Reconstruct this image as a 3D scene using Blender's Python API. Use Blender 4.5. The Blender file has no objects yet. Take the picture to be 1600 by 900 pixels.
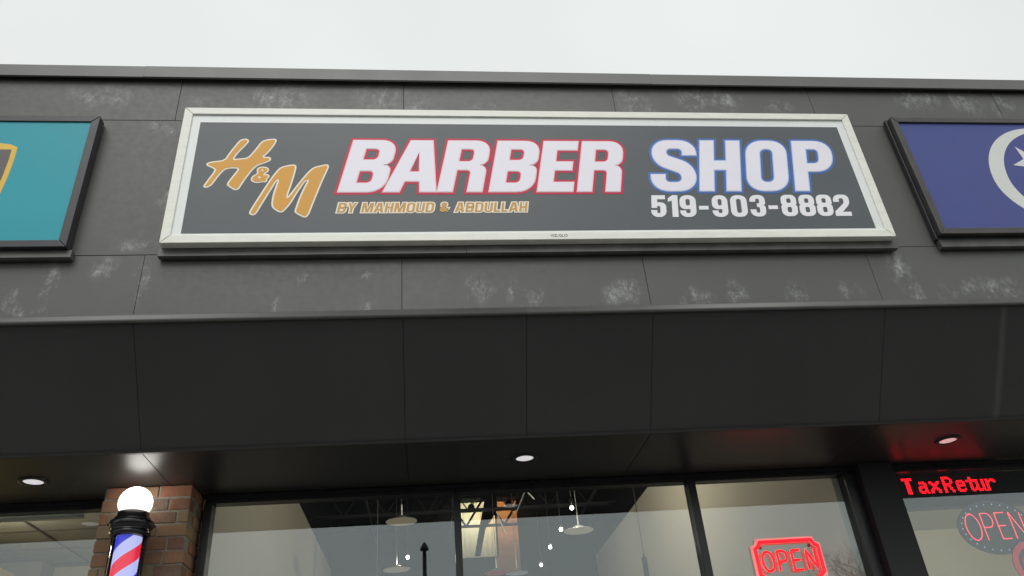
import bpy, bmesh, math, random
from mathutils import Vector, Matrix
from mathutils.geometry import tessellate_polygon
random.seed(7)
C = bpy.context.scene.collection
scene = bpy.context.scene
R = math.radians

# ------------------------------------------------------------------ camera
CAMZ = 1.6
yaw, pitch, roll = R(7.777), R(31.314), R(-4.995)
fw = Vector((math.sin(yaw)*math.cos(pitch), math.cos(yaw)*math.cos(pitch), math.sin(pitch)))
r0 = Vector((math.cos(yaw), -math.sin(yaw), 0)); u0 = r0.cross(fw)
rt = math.cos(roll)*r0 + math.sin(roll)*u0
up = -math.sin(roll)*r0 + math.cos(roll)*u0
cam = bpy.data.objects.new('camera', bpy.data.cameras.new('camera')); C.objects.link(cam)
cam.data.sensor_width = 36; cam.data.lens = 1224.21/1600*36
cam.data.clip_start = 0.05; cam.data.clip_end = 3000
cam.matrix_world = Matrix(((rt.x, up.x, -fw.x, 0), (rt.y, up.y, -fw.y, 0), (rt.z, up.z, -fw.z, CAMZ), (0, 0, 0, 1)))
scene.camera = cam

# ------------------------------------------------------------------ light
SUN_EL, SUN_AZ = R(52), R(188)          # an overcast sky, brightest behind the photographer
w = bpy.data.worlds.new('World'); scene.world = w; w.use_nodes = True
nt = w.node_tree; nt.nodes.clear()
sky = nt.nodes.new('ShaderNodeTexSky'); sky.sky_type = 'NISHITA'; sky.sun_disc = False
sky.sun_elevation = SUN_EL; sky.sun_rotation = SUN_AZ; sky.dust_density = 6; sky.air_density = 1.5; sky.altitude = 200
hs = nt.nodes.new('ShaderNodeHueSaturation'); hs.inputs['Saturation'].default_value = 0.10
nt.links.new(sky.outputs[0], hs.inputs['Color'])
mix = nt.nodes.new('ShaderNodeMix'); mix.data_type = 'RGBA'; mix.inputs[0].default_value = 0.85
nt.links.new(hs.outputs[0], mix.inputs[6]); mix.inputs[7].default_value = (9.0, 9.35, 9.25, 1)
tcw = nt.nodes.new('ShaderNodeTexCoord'); nz_ = nt.nodes.new('ShaderNodeTexNoise'); nz_.inputs['Scale'].default_value = 2.2; nz_.inputs['Detail'].default_value = 3
nt.links.new(tcw.outputs['Generated'], nz_.inputs['Vector'])
mr = nt.nodes.new('ShaderNodeMapRange'); mr.inputs[1].default_value = .3; mr.inputs[2].default_value = .7; mr.inputs[3].default_value = .95; mr.inputs[4].default_value = 1.05
nt.links.new(nz_.outputs['Fac'], mr.inputs[0])
mul = nt.nodes.new('ShaderNodeVectorMath'); mul.operation = 'SCALE'
nt.links.new(mix.outputs[2], mul.inputs[0]); nt.links.new(mr.outputs[0], mul.inputs['Scale'])
bg = nt.nodes.new('ShaderNodeBackground'); bg.inputs[1].default_value = 0.10
nt.links.new(mul.outputs[0], bg.inputs[0])
ow = nt.nodes.new('ShaderNodeOutputWorld'); nt.links.new(bg.outputs[0], ow.inputs[0])

sl = bpy.data.lights.new('sun', 'SUN'); sl.energy = 1.4; sl.angle = R(45); sl.color = (1, 0.985, 0.95)
so = bpy.data.objects.new('sun', sl); C.objects.link(so)
sd = Vector((math.sin(SUN_AZ)*math.cos(SUN_EL), math.cos(SUN_AZ)*math.cos(SUN_EL), math.sin(SUN_EL)))
so.rotation_euler = sd.to_track_quat('Z', 'Y').to_euler(); so.location = sd*40
scene.view_settings.view_transform = 'Standard'; scene.view_settings.look = 'None'
scene.view_settings.exposure = 0; scene.view_settings.gamma = 1; scene.view_settings.use_curve_mapping = False
scene.render.resolution_x = 1024; scene.render.resolution_y = 576
if scene.render.engine == 'CYCLES':
    scene.cycles.sample_clamp_indirect = 6

# ------------------------------------------------------------------ materials
def mat(name):
    m = bpy.data.materials.new(name); m.use_nodes = True
    return m, m.node_tree.nodes, m.node_tree.links, m.node_tree.nodes['Principled BSDF']

def noise(n, l, scale, detail=4, rough=0.55, stretch=None, rnd=False):
    tc = n.new('ShaderNodeTexCoord'); t = n.new('ShaderNodeTexNoise')
    t.inputs['Scale'].default_value = scale; t.inputs['Detail'].default_value = detail; t.inputs['Roughness'].default_value = rough
    if stretch:
        mp = n.new('ShaderNodeMapping'); mp.inputs['Scale'].default_value = stretch
        l.new(tc.outputs['Object'], mp.inputs[0]); l.new(mp.outputs[0], t.inputs['Vector'])
    else:
        l.new(tc.outputs['Object'], t.inputs['Vector'])
    return t.outputs['Fac']

def ramp(n, l, src, *stops, const=False):
    r = n.new('ShaderNodeValToRGB'); e = r.color_ramp.elements
    if const: r.color_ramp.interpolation = 'CONSTANT'
    while len(e) < len(stops): e.new(0.5)
    for q, (p, c) in zip(e, stops):
        q.position = p; q.color = (c, c, c, 1) if isinstance(c, (int, float)) else (*c, 1)
    if src is not None: l.new(src, r.inputs[0])
    return r.outputs[0]

def math_(n, l, op, a, b=None, clamp=False):
    m = n.new('ShaderNodeMath'); m.operation = op; m.use_clamp = clamp
    for i, v in enumerate((a, b)):
        if v is None: continue
        if isinstance(v, (int, float)): m.inputs[i].default_value = v
        else: l.new(v, m.inputs[i])
    return m.outputs[0]

def mixc(n, l, fac, a, b):
    m = n.new('ShaderNodeMix'); m.data_type = 'RGBA'
    for i, v in ((0, fac), (6, a), (7, b)):
        if isinstance(v, (int, float)): m.inputs[i].default_value = v
        elif isinstance(v, tuple): m.inputs[i].default_value = (*v, 1)
        else: l.new(v, m.inputs[i])
    return m.outputs[2]

def bump(n, l, p, src, strength, dist=0.01):
    b = n.new('ShaderNodeBump'); b.inputs['Strength'].default_value = strength; b.inputs['Distance'].default_value = dist
    l.new(src, b.inputs['Height']); l.new(b.outputs[0], p.inputs['Normal'])

def plain(name, col, rough=0.5, var=0.12, scale=6, spec=0.5, metal=0.0, bmp=0.0, stretch=None, coat=0):
    m, n, l, p = mat(name)
    f = noise(n, l, scale, 5, 0.6, stretch)
    lo = tuple(c*(1-var) for c in col); hi = tuple(min(1, c*(1+var)) for c in col)
    l.new(ramp(n, l, f, (0.3, lo), (0.7, hi)), p.inputs['Base Color'])
    l.new(ramp(n, l, f, (0.25, max(0, rough-0.07)), (0.75, min(1, rough+0.07))), p.inputs['Roughness'])
    p.inputs['Specular IOR Level'].default_value = spec; p.inputs['Metallic'].default_value = metal
    if bmp:
        bump(n, l, p, noise(n, l, scale*6, 4), bmp, 0.004)
    return m

def glow(name, col, strength, base=None):
    m, n, l, p = mat(name)
    p.inputs['Base Color'].default_value = (*(base or col), 1); p.inputs['Roughness'].default_value = 0.4
    p.inputs['Emission Color'].default_value = (*col, 1); p.inputs['Emission Strength'].default_value = strength
    return m

# where the white mineral bloom sits on the cladding: x, z, half width, half height in metres
STAIN_U = [(-2.29, 5.912, 0.13, 0.089), (-2.149, 5.902, 0.07, 0.089), (-0.994, 5.901, 0.207, 0.118), (-0.288, 5.926, 0.152, 0.12), (0.01, 5.845, 0.076, 0.079), (0.439, 5.812, 0.058, 0.039), (0.546, 5.826, 0.044, 0.046), (1.638, 5.923, 0.092, 0.111), (1.768, 5.877, 0.072, 0.082), (2.188, 5.973, 0.147, 0.113), (2.392, 5.949, 0.116, 0.113), (2.825, 5.886, 0.096, 0.056), (3.949, 6.002, 0.09, 0.088), (4.107, 5.976, 0.102, 0.087), (4.441, 5.967, 0.126, 0.117), (4.746, 5.921, 0.081, 0.102), (-1.577, 5.86, 0.045, 0.051)]
STAIN_MD = [(-1.848, 5.609, 0.069, 0.042), (-1.713, 5.574, 0.039, 0.042), (-1.788, 4.602, 0.102, 0.045), (-1.669, 5.037, 0.029, 0.099), (3.29, 4.759, 0.049, 0.058)]
STAIN_LO = [(-2.257, 4.34, 0.037, 0.142), (-1.95, 4.429, 0.061, 0.058), (-1.999, 4.392, 0.038, 0.038), (-2.277, 4.133, 0.051, 0.04), (-2.401, 4.127, 0.029, 0.053), (-1.717, 4.331, 0.034, 0.133), (-0.355, 4.34, 0.04, 0.029), (-0.358, 4.098, 0.036, 0.037), (-0.897, 4.129, 0.031, 0.055), (0.37, 4.22, 0.066, 0.097), (0.585, 4.216, 0.063, 0.078), (0.738, 4.15, 0.042, 0.058), (1.234, 4.169, 0.051, 0.069), (1.346, 4.201, 0.095, 0.069), (1.778, 4.143, 0.07, 0.059), (1.878, 4.136, 0.044, 0.039), (2.086, 4.182, 0.062, 0.08), (2.498, 4.163, 0.063, 0.081), (2.833, 4.172, 0.032, 0.071), (2.948, 4.185, 0.041, 0.041), (3.306, 4.345, 0.066, 0.161), (3.368, 4.187, 0.047, 0.104), (3.596, 4.142, 0.056, 0.082), (3.772, 4.19, 0.057, 0.062), (3.91, 4.177, 0.057, 0.083), (4.064, 4.164, 0.067, 0.073), (-2.457, 4.208, 0.036, 0.063), (-0.754, 4.313, 0.024, 0.029)]
def clad(name, col, spots, amount, rough=0.42, spec=0.4, streak=None):
    """painted sheet metal: faint oil-canning, dull grime, white mineral bloom in separate patches"""
    m, n, l, p = mat(name)
    g = noise(n, l, 1.1, 3, 0.5)
    fine = noise(n, l, 26, 4, 0.6)
    base = ramp(n, l, g, (0.3, tuple(c*0.94 for c in col)), (0.7, tuple(c*1.06 for c in col)))
    drip = noise(n, l, 3.0, 5, 0.62, (3.4, 1, 0.3))
    base = mixc(n, l, math_(n, l, 'MULTIPLY', ramp(n, l, drip, (0.5, 0.0), (0.78, 1.0)), 0.10), base, tuple(c*1.5 for c in col))
    tc = n.new('ShaderNodeTexCoord'); sx = n.new('ShaderNodeSeparateXYZ'); l.new(tc.outputs['Object'], sx.inputs[0])
    st = None
    if spots:
        wt = n.new('ShaderNodeTexNoise'); wt.inputs['Scale'].default_value = 7; wt.inputs['Detail'].default_value = 3
        l.new(tc.outputs['Object'], wt.inputs['Vector'])
        def vm(op, a, b):
            v = n.new('ShaderNodeVectorMath'); v.operation = op
            for i, q in enumerate((a, b)):
                if q is None: continue
                if isinstance(q, tuple): v.inputs[i].default_value = q
                else: l.new(q, v.inputs[i])
            return v
        wp = vm('MULTIPLY', vm('SUBTRACT', wt.outputs['Color'], (.5, .5, .5)).outputs[0], (.16, 0, .13))
        P = vm('ADD', tc.outputs['Object'], wp.outputs[0]).outputs[0]
        for (x, z, hw, hh) in spots:
            d = vm('MULTIPLY', vm('SUBTRACT', P, (x, 0, z)).outputs[0], (.8/hw, 0, .8/hh))
            e = math_(n, l, 'SUBTRACT', 1.25, vm('LENGTH', d.outputs[0], None).outputs['Value'], True)
            st = e if st is None else math_(n, l, 'MAXIMUM', st, e)
        blot = ramp(n, l, noise(n, l, 12, 6, 0.72, (1.2, 1, 0.75)), (0.44, 0.0), (0.66, 1.0))
        grain = ramp(n, l, noise(n, l, 48, 3, 0.6, (1.1, 1, 0.7)), (0.38, 0.25), (0.62, 1.0))
        st = math_(n, l, 'MULTIPLY', math_(n, l, 'MULTIPLY', math_(n, l, 'MULTIPLY', st, blot), grain), amount, True)
    if streak:
        d = math_(n, l, 'ABSOLUTE', math_(n, l, 'SUBTRACT', math_(n, l, 'ADD', sx.outputs['X'], math_(n, l, 'MULTIPLY', drip, 0.05)), streak+.025))
        d = math_(n, l, 'SUBTRACT', 1.0, math_(n, l, 'DIVIDE', d, 0.035), True)
        st = math_(n, l, 'MULTIPLY', d, 0.10)
    l.new(mixc(n, l, st, base, (0.40, 0.41, 0.39)), p.inputs['Base Color'])
    l.new(ramp(n, l, fine, (0.3, rough-0.05), (0.7, rough+0.08)), p.inputs['Roughness'])
    p.inputs['Specular IOR Level'].default_value = spec
    bump(n, l, p, math_(n, l, 'ADD', g, math_(n, l, 'MULTIPLY', fine, 0.02)), 0.35, 0.02)
    return m

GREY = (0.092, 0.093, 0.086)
M = {}
M['upper'] = clad('upper_cladding', GREY, STAIN_U, 0.8)
M['middle'] = clad('middle_cladding', GREY, STAIN_MD, 0.65)
M['lower'] = clad('lower_cladding', GREY, STAIN_LO, 0.8)
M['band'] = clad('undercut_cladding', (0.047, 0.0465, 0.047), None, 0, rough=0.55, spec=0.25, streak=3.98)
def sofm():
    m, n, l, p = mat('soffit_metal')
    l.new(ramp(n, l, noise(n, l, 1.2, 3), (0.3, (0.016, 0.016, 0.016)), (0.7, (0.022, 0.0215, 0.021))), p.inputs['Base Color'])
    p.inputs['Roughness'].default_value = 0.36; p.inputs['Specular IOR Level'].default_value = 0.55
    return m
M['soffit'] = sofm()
M['coping'] = plain('coping_metal', (0.105, 0.105, 0.10), 0.42, 0.1, 3, 0.45)
M['trim'] = plain('drip_trim', (0.088, 0.088, 0.082), 0.42, 0.15, 5, 0.5)
M['trim_dark'] = plain('dark_drip_trim', (0.03, 0.03, 0.03), 0.45, 0.15, 5, 0.4)
M['black'] = plain('black_backing', (0.012, 0.012, 0.013), 0.7, 0.2, 5, 0.2)
M['frame'] = plain('black_anodised_frame', (0.014, 0.014, 0.016), 0.32, 0.2, 12, 0.45)
M['postmetal'] = plain('charcoal_post_metal', (0.020, 0.020, 0.021), 0.6, 0.15, 4, 0.3)
M['mortar'] = plain('mortar', (0.30, 0.27, 0.225), 0.95, 0.25, 25, 0.1, bmp=0.6)
M['white_frame'] = plain('weathered_white_frame', (0.78, 0.78, 0.71), 0.38, 0.07, 7, 0.5, stretch=(1, 1, 4))
M['white_vinyl'] = plain('white_acrylic', (0.78, 0.81, 0.80), 0.3, 0.03, 4, 0.4)
M['sign_face'] = plain('charcoal_vinyl', (0.092, 0.104, 0.113), 0.38, 0.05, 1.5, 0.3)
M['letter_white'] = plain('white_letter_vinyl', (0.85, 0.825, 0.91), 0.35, 0.02, 5, 0.35)
M['number_white'] = plain('white_number_vinyl', (0.85, 0.84, 0.87), 0.35, 0.02, 5, 0.35)
M['letter_red'] = plain('red_outline_vinyl', (0.60, 0.025, 0.07), 0.35, 0.05, 5, 0.2)
M['letter_pink'] = plain('pink_outline_vinyl', (0.86, 0.55, 0.60), 0.35, 0.03, 5, 0.35)
M['letter_blue'] = plain('blue_outline_vinyl', (0.06, 0.155, 0.46), 0.35, 0.05, 5, 0.35)
M['letter_sky'] = plain('pale_blue_vinyl', (0.50, 0.58, 0.85), 0.35, 0.05, 5, 0.35)
M['gold'] = plain('gold_vinyl', (0.70, 0.345, 0.045), 0.35, 0.05, 5, 0.25)
M['gold_dull'] = plain('dull_gold_vinyl', (0.56, 0.30, 0.06), 0.35, 0.05, 5, 0.35)
M['cream'] = plain('cream_outline_vinyl', (0.88, 0.80, 0.66), 0.35, 0.03, 5, 0.35)
M['dark_frame'] = plain('navy_black_sign_frame', (0.028, 0.028, 0.034), 0.38, 0.25, 9, 0.45)
M['brown_frame'] = plain('grey_brown_sign_frame', (0.05, 0.046, 0.044), 0.4, 0.25, 9, 0.45)
M['flashing'] = plain('grey_flashing_metal', (0.085, 0.083, 0.080), 0.42, 0.3, 7, 0.45)
M['teal'] = plain('teal_sign_vinyl', (0.026, 0.33, 0.40), 0.4, 0.06, 1.2, 0.25)
M['shield_gold'] = plain('yellow_gold_vinyl', (0.75, 0.48, 0.07), 0.35, 0.05, 5, 0.35)
M['shield_brown'] = plain('grey_brown_vinyl', (0.11, 0.10, 0.098), 0.35, 0.05, 5, 0.35)
M['emblem'] = plain('pale_grey_vinyl', (0.66, 0.68, 0.65), 0.4, 0.03, 4, 0.3)
M['wallpaint'] = plain('beige_wall_paint', (0.55, 0.52, 0.44), 0.8, 0.04, 1.2, 0.2)
M['greywall'] = plain('grey_wall_paint', (0.33, 0.31, 0.28), 0.8, 0.06, 2, 0.2)
M['creamwall'] = plain('cream_wall_paint', (0.62, 0.58, 0.44), 0.8, 0.04, 1.2, 0.2)
M['corrugated'] = plain('cream_corrugated_metal', (0.76, 0.73, 0.55), 0.6, 0.06, 3, 0.3)
M['yellowwall'] = plain('yellow_wall_paint', (0.85, 0.66, 0.25), 0.7, 0.04, 1.2, 0.2)
M['dark_paint'] = plain('dark_ceiling_paint', (0.006, 0.006, 0.007), 0.85, 0.2, 3, 0.1)
M['joist'] = plain('grey_joist_steel', (0.035, 0.037, 0.04), 0.5, 0.25, 8, 0.4)
M['brace'] = plain('galvanised_rod', (0.45, 0.46, 0.47), 0.4, 0.15, 9, 0.4)
M['wood'] = plain('orange_brown_timber', (0.36, 0.20, 0.10), 0.6, 0.4, 2.2, 0.3, stretch=(0.4, 1, 3))
M['floor'] = plain('grey_tile_floor', (0.2, 0.19, 0.18), 0.4, 0.1, 3, 0.4)
M['tile'] = plain('ceiling_tile', (0.38, 0.385, 0.395), 0.9, 0.08, 14, 0.1, bmp=0.2)
M['tbar'] = plain('ceiling_grid_bar', (0.13, 0.13, 0.13), 0.5, 0.1, 8, 0.3)
M['gloss_black'] = plain('gloss_black_enamel', (0.010, 0.010, 0.012), 0.16, 0.1, 6, 0.6, coat=0.3)
M['steel'] = plain('brushed_steel', (0.5, 0.5, 0.5), 0.35, 0.08, 20, 0.5, 1.0)
M['shade_glass'] = plain('smoked_disc_shade', (0.22, 0.215, 0.205), 0.3, 0.06, 8, 0.5)
M['tube_grey'] = plain('grey_tube_lamp', (0.10, 0.105, 0.11), 0.4, 0.1, 9, 0.4)
M['asphalt'] = plain('asphalt', (0.05, 0.05, 0.052), 0.9, 0.3, 0.6, 0.3, bmp=0.4)
M['concrete'] = plain('pavement_concrete', (0.30, 0.29, 0.27), 0.9, 0.15, 1.5, 0.2, bmp=0.3)
M['line'] = plain('parking_paint', (0.75, 0.75, 0.72), 0.7, 0.15, 4, 0.3)
M['bark'] = plain('tree_bark', (0.07, 0.058, 0.05), 0.9, 0.3, 9, 0.2)
M['cable'] = plain('cable', (0.03, 0.03, 0.03), 0.5, 0.1, 5, 0.3)
M['wire'] = plain('suspension_wire', (0.45, 0.42, 0.36), 0.4, 0.1, 5, 0.4)
M['board'] = plain('led_board', (0.010, 0.009, 0.010), 0.45, 0.2, 20, 0.3)
M['acrylic'] = plain('grey_sign_board', (0.11, 0.11, 0.125), 0.4, 0.1, 6, 0.4)
M['led_red'] = glow('red_led', (1.0, 0.006, 0.016), 6.5)
M['led_pink'] = glow('pale_red_led', (1.0, 0.06, 0.09), 2.2)
M['led_blue'] = glow('blue_white_led', (0.45, 0.6, 1.0), 0.7)
M['neon'] = glow('red_neon', (1.0, 0.006, 0.014), 2.4)
M['neon_edge'] = glow('lit_acrylic_edge', (0.85, 0.46, 0.42), 0.42, (0.5, 0.2, 0.2))
M['ring_red'] = glow('dim_red_ring', (0.45, 0.035, 0.06), 0.55)
M['globe'] = glow('opal_globe', (1.0, 0.95, 0.86), 5.0, (0.9, 0.9, 0.88))
M['bulb'] = glow('lamp_bulb', (1.0, 0.97, 0.93), 14.0)
M['lens'] = glow('downlight_lens', (0.95, 0.92, 0.95), 0.55)
M['lens_pink'] = glow('downlight_lens_pink', (0.95, 0.55, 0.55), 0.55)
M['disc_lit'] = glow('lit_disc_underside', (0.95, 0.82, 0.60), 0.16, (0.7, 0.62, 0.5))
M['disc_red'] = glow('red_shade', (0.7, 0.10, 0.10), 0.12)
M['disc_white'] = glow('white_shade', (0.75, 0.75, 0.8), 0.12)

def globe_mat():
    m, n, l, p = mat('opal_globe')
    tc = n.new('ShaderNodeTexCoord'); sx = n.new('ShaderNodeSeparateXYZ'); l.new(tc.outputs['Object'], sx.inputs[0])
    h = n.new('ShaderNodeMapRange'); l.new(sx.outputs['Z'], h.inputs[0]); h.interpolation_type = 'SMOOTHSTEP'
    h.inputs[1].default_value = -.09; h.inputs[2].default_value = .09; h.inputs[3].default_value = 0.80; h.inputs[4].default_value = 6.5  # shading put into the glow: dim underside rising to a bright top
    p.inputs['Base Color'].default_value = (.25, .25, .24, 1); p.inputs['Emission Color'].default_value = (1, .965, .90, 1); p.inputs['Roughness'].default_value = .25
    l.new(h.outputs[0], p.inputs['Emission Strength'])
    return m
M['globe'] = globe_mat()
def brick_mat():
    m, n, l, p = mat('mixed_face_brick')
    g = n.new('ShaderNodeNewGeometry')
    c = ramp(n, l, g.outputs['Random Per Island'], (0.0, (0.24, 0.095, 0.06)), (0.20, (0.34, 0.17, 0.10)), (0.40, (0.33, 0.22, 0.115)),
             (0.62, (0.15, 0.10, 0.085)), (0.72, (0.36, 0.13, 0.075)), (0.84, (0.30, 0.215, 0.125)))
    f = noise(n, l, 26, 6, 0.7)
    c2 = mixc(n, l, ramp(n, l, f, (0.35, 0.0), (0.72, 0.7)), c, (0.26, 0.205, 0.14))
    l.new(c2, p.inputs['Base Color']); p.inputs['Roughness'].default_value = 0.9; p.inputs['Specular IOR Level'].default_value = 0.2
    bump(n, l, p, noise(n, l, 70, 5, 0.7), 0.7, 0.006)
    return m
M['brick'] = brick_mat()

def glass_mat(name, f0=0.10, tint=(0.80, 0.83, 0.82)):
    m = bpy.data.materials.new(name); m.use_nodes = True
    n, l = m.node_tree.nodes, m.node_tree.links; n.clear()
    g = n.new('ShaderNodeNewGeometry'); d = n.new('ShaderNodeVectorMath'); d.operation = 'DOT_PRODUCT'
    l.new(g.outputs['Normal'], d.inputs[0]); l.new(g.outputs['Incoming'], d.inputs[1])
    a = math_(n, l, 'ABSOLUTE', d.outputs['Value'])
    s = math_(n, l, 'POWER', math_(n, l, 'SUBTRACT', 1.0, a, True), 5.0)
    fac = math_(n, l, 'ADD', math_(n, l, 'MULTIPLY', s, 1-f0), f0)
    t = n.new('ShaderNodeBsdfTransparent'); t.inputs[0].default_value = (*tint, 1)
    gl = n.new('ShaderNodeBsdfGlossy'); gl.inputs['Roughness'].default_value = 0.0; gl.inputs[0].default_value = (0.93, 1.0, 1.02, 1)
    mx = n.new('ShaderNodeMixShader'); l.new(fac, mx.inputs[0]); l.new(t.outputs[0], mx.inputs[1]); l.new(gl.outputs[0], mx.inputs[2])
    o = n.new('ShaderNodeOutputMaterial'); l.new(mx.outputs[0], o.inputs[0])
    return m
M['glass'] = glass_mat('window_glass', 0.10, (0.90, 0.92, 0.91))
M['tube_glass'] = glass_mat('cylinder_glass', 0.03, (0.97, 0.97, 0.97))

def stripe_mat():
    m, n, l, p = mat('barber_stripes')
    tc = n.new('ShaderNodeTexCoord'); sx = n.new('ShaderNodeSeparateXYZ'); l.new(tc.outputs['Object'], sx.inputs[0])
    ang = math_(n, l, 'ARCTAN2', sx.outputs['Y'], sx.outputs['X'])
    ph = math_(n, l, 'SUBTRACT', math_(n, l, 'DIVIDE', sx.outputs['Z'], 0.37), math_(n, l, 'DIVIDE', ang, 2*math.pi))
    ph = math_(n, l, 'FRACT', math_(n, l, 'ADD', ph, 10.0 + STRIPE_PHASE))
    c = ramp(n, l, ph, (0.0, (0.008, 0.012, 0.62)), (0.25, (0.50, 0.54, 0.95)), (0.5, (0.85, 0.012, 0.05)), (0.75, (0.50, 0.54, 0.95)), const=True)
    p.inputs['Base Color'].default_value = (.05, .05, .06, 1); l.new(c, p.inputs['Emission Color']); p.inputs['Emission Strength'].default_value = 0.95
    p.inputs['Roughness'].default_value = 0.3
    return m
STRIPE_PHASE = 0.80
M['stripes'] = stripe_mat()

def blue_mat():
    m, n, l, p = mat('indigo_sign_vinyl')
    l.new(ramp(n, l, noise(n, l, 0.9, 3), (0.3, (0.070, 0.076, 0.245)), (0.7, (0.055, 0.085, 0.275))), p.inputs['Base Color'])
    p.inputs['Roughness'].default_value = 0.4; p.inputs['Specular IOR Level'].default_value = 0.25
    return m
M['indigo'] = blue_mat()

# ------------------------------------------------------------------ mesh helpers
ORG = {}
def obj(name, bm, m, parent=None, smooth=False, bevel=0.0, loc=None):
    me = bpy.data.meshes.new(name)
    org = Vector(loc) if loc is not None else (ORG[parent.name] if parent else Vector((0, 0, 0)))
    bmesh.ops.translate(bm, verts=bm.verts, vec=-org)
    bmesh.ops.recalc_face_normals(bm, faces=bm.faces)
    bm.to_mesh(me); bm.free()
    if smooth:
        for p in me.polygons: p.use_smooth = True
    me.materials.append(m)
    o = bpy.data.objects.new(name, me); C.objects.link(o)
    if parent:
        o.parent = parent; o.location = org - ORG[parent.name]
    else:
        o.location = org
    ORG[o.name] = org
    if bevel:
        b = o.modifiers.new('bevel', 'BEVEL'); b.width = bevel; b.segments = 2; b.limit_method = 'ANGLE'
    return o

def thing(name, label, cat, loc, group=None):
    o = bpy.data.objects.new(name, None); C.objects.link(o); o.location = loc; o.empty_display_size = 0.1
    o['label'] = label; o['category'] = cat
    if group: o['group'] = group
    ORG[o.name] = Vector(loc); return o

def dup(root, loc, label=None):
    r = root.copy(); C.objects.link(r); r.location = loc; ORG[r.name] = Vector(loc)
    if label: r['label'] = label
    for ch in list(root.children):
        c = ch.copy(); C.objects.link(c); c.parent = r
        for g in ch.children:
            d = g.copy(); C.objects.link(d); d.parent = c
    return r

def box(bm, x0, x1, y0, y1, z0, z1):
    v = [bm.verts.new(p) for p in ((x0,y0,z0),(x1,y0,z0),(x1,y1,z0),(x0,y1,z0),(x0,y0,z1),(x1,y0,z1),(x1,y1,z1),(x0,y1,z1))]
    for f in ((0,3,2,1),(4,5,6,7),(0,1,5,4),(1,2,6,5),(2,3,7,6),(3,0,4,7)): bm.faces.new([v[i] for i in f])

def B(*boxes):
    bm = bmesh.new()
    for b in boxes: box(bm, *b)
    return bm

def prism_x(bm, prof, x0, x1):
    """profile of (y,z) points extruded along x"""
    a = [bm.verts.new((x0, y, z)) for y, z in prof]; b = [bm.verts.new((x1, y, z)) for y, z in prof]
    n = len(prof)
    for i in range(n): bm.faces.new((a[i], a[(i+1) % n], b[(i+1) % n], b[i]))
    bm.faces.new(a[::-1]); bm.faces.new(b)

def tube(bm, pts, r, seg=8, r1=None, closed=False):
    pts = [Vector(p) for p in pts]; n = len(pts); rings = []
    for i, p in enumerate(pts):
        if closed: t = (pts[(i+1) % n]-pts[i-1]).normalized()
        else: t = (pts[min(i+1, n-1)]-pts[max(i-1, 0)]).normalized()
        a = Vector((0, 0, 1)) if abs(t.z) < 0.9 else Vector((1, 0, 0))
        if abs(t.y) < 0.3: a = Vector((0, 1, 0))
        u = t.cross(a).normalized(); v = t.cross(u)
        rr = r if r1 is None else r+(r1-r)*i/max(1, n-1)
        rings.append([bm.verts.new(p+rr*(math.cos(2*math.pi*k/seg)*u+math.sin(2*math.pi*k/seg)*v)) for k in range(seg)])
    m = n if closed else n-1
    for i in range(m):
        A, Bq = rings[i], rings[(i+1) % n]
        for k in range(seg): bm.faces.new((A[k], A[(k+1) % seg], Bq[(k+1) % seg], Bq[k]))
    if not closed:
        bm.faces.new(rings[0][::-1]); bm.faces.new(rings[-1])

def lathe(bm, prof, cx, cy, cz=0, seg=40):
    """profile of (r,z) revolved about the vertical through cx,cy"""
    rings = []
    for r, z in prof:
        if r < 1e-5: rings.append([bm.verts.new((cx, cy, cz+z))])
        else: rings.append([bm.verts.new((cx+r*math.cos(2*math.pi*k/seg), cy+r*math.sin(2*math.pi*k/seg), cz+z)) for k in range(seg)])
    for A, Bq in zip(rings, rings[1:]):
        for k in range(seg):
            k2 = (k+1) % seg
            if len(A) == 1 and len(Bq) == 1: continue
            if len(A) == 1: bm.faces.new((A[0], Bq[k], Bq[k2]))
            elif len(Bq) == 1: bm.faces.new((A[k], A[k2], Bq[0]))
            else: bm.faces.new((A[k], A[k2], Bq[k2], Bq[k]))

def ball(bm, c, r, seg=24):
    lathe(bm, [(r*math.sin(math.pi*i/(seg//2)), -r*math.cos(math.pi*i/(seg//2))) for i in range(seg//2+1)], c[0], c[1], c[2], seg)

# ---- flat shapes (vinyl letters, emblems): contours in the sign's own plane, given thickness
def area(p): return sum(p[i][0]*p[(i+1) % len(p)][1]-p[(i+1) % len(p)][0]*p[i][1] for i in range(len(p)))/2

def grow(p, d):
    """move a closed contour outward by d (holes are wound the other way and shrink)"""
    n = len(p); out = []
    for i in range(n):
        a, b, c = Vector(p[i-1]), Vector(p[i]), Vector(p[(i+1) % n])
        e1, e2 = (b-a), (c-b)
        if e1.length < 1e-9 or e2.length < 1e-9: out.append(tuple(b)); continue
        n1 = Vector((e1.y, -e1.x)).normalized(); n2 = Vector((e2.y, -e2.x)).normalized()
        s = n1+n2
        if s.length < 0.3: out.append(tuple(b+n1*d)); continue
        s.normalize(); k = min(1.6, 1/max(0.35, s.dot(n1)))
        out.append(tuple(b+s*d*k))
    return out

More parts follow.
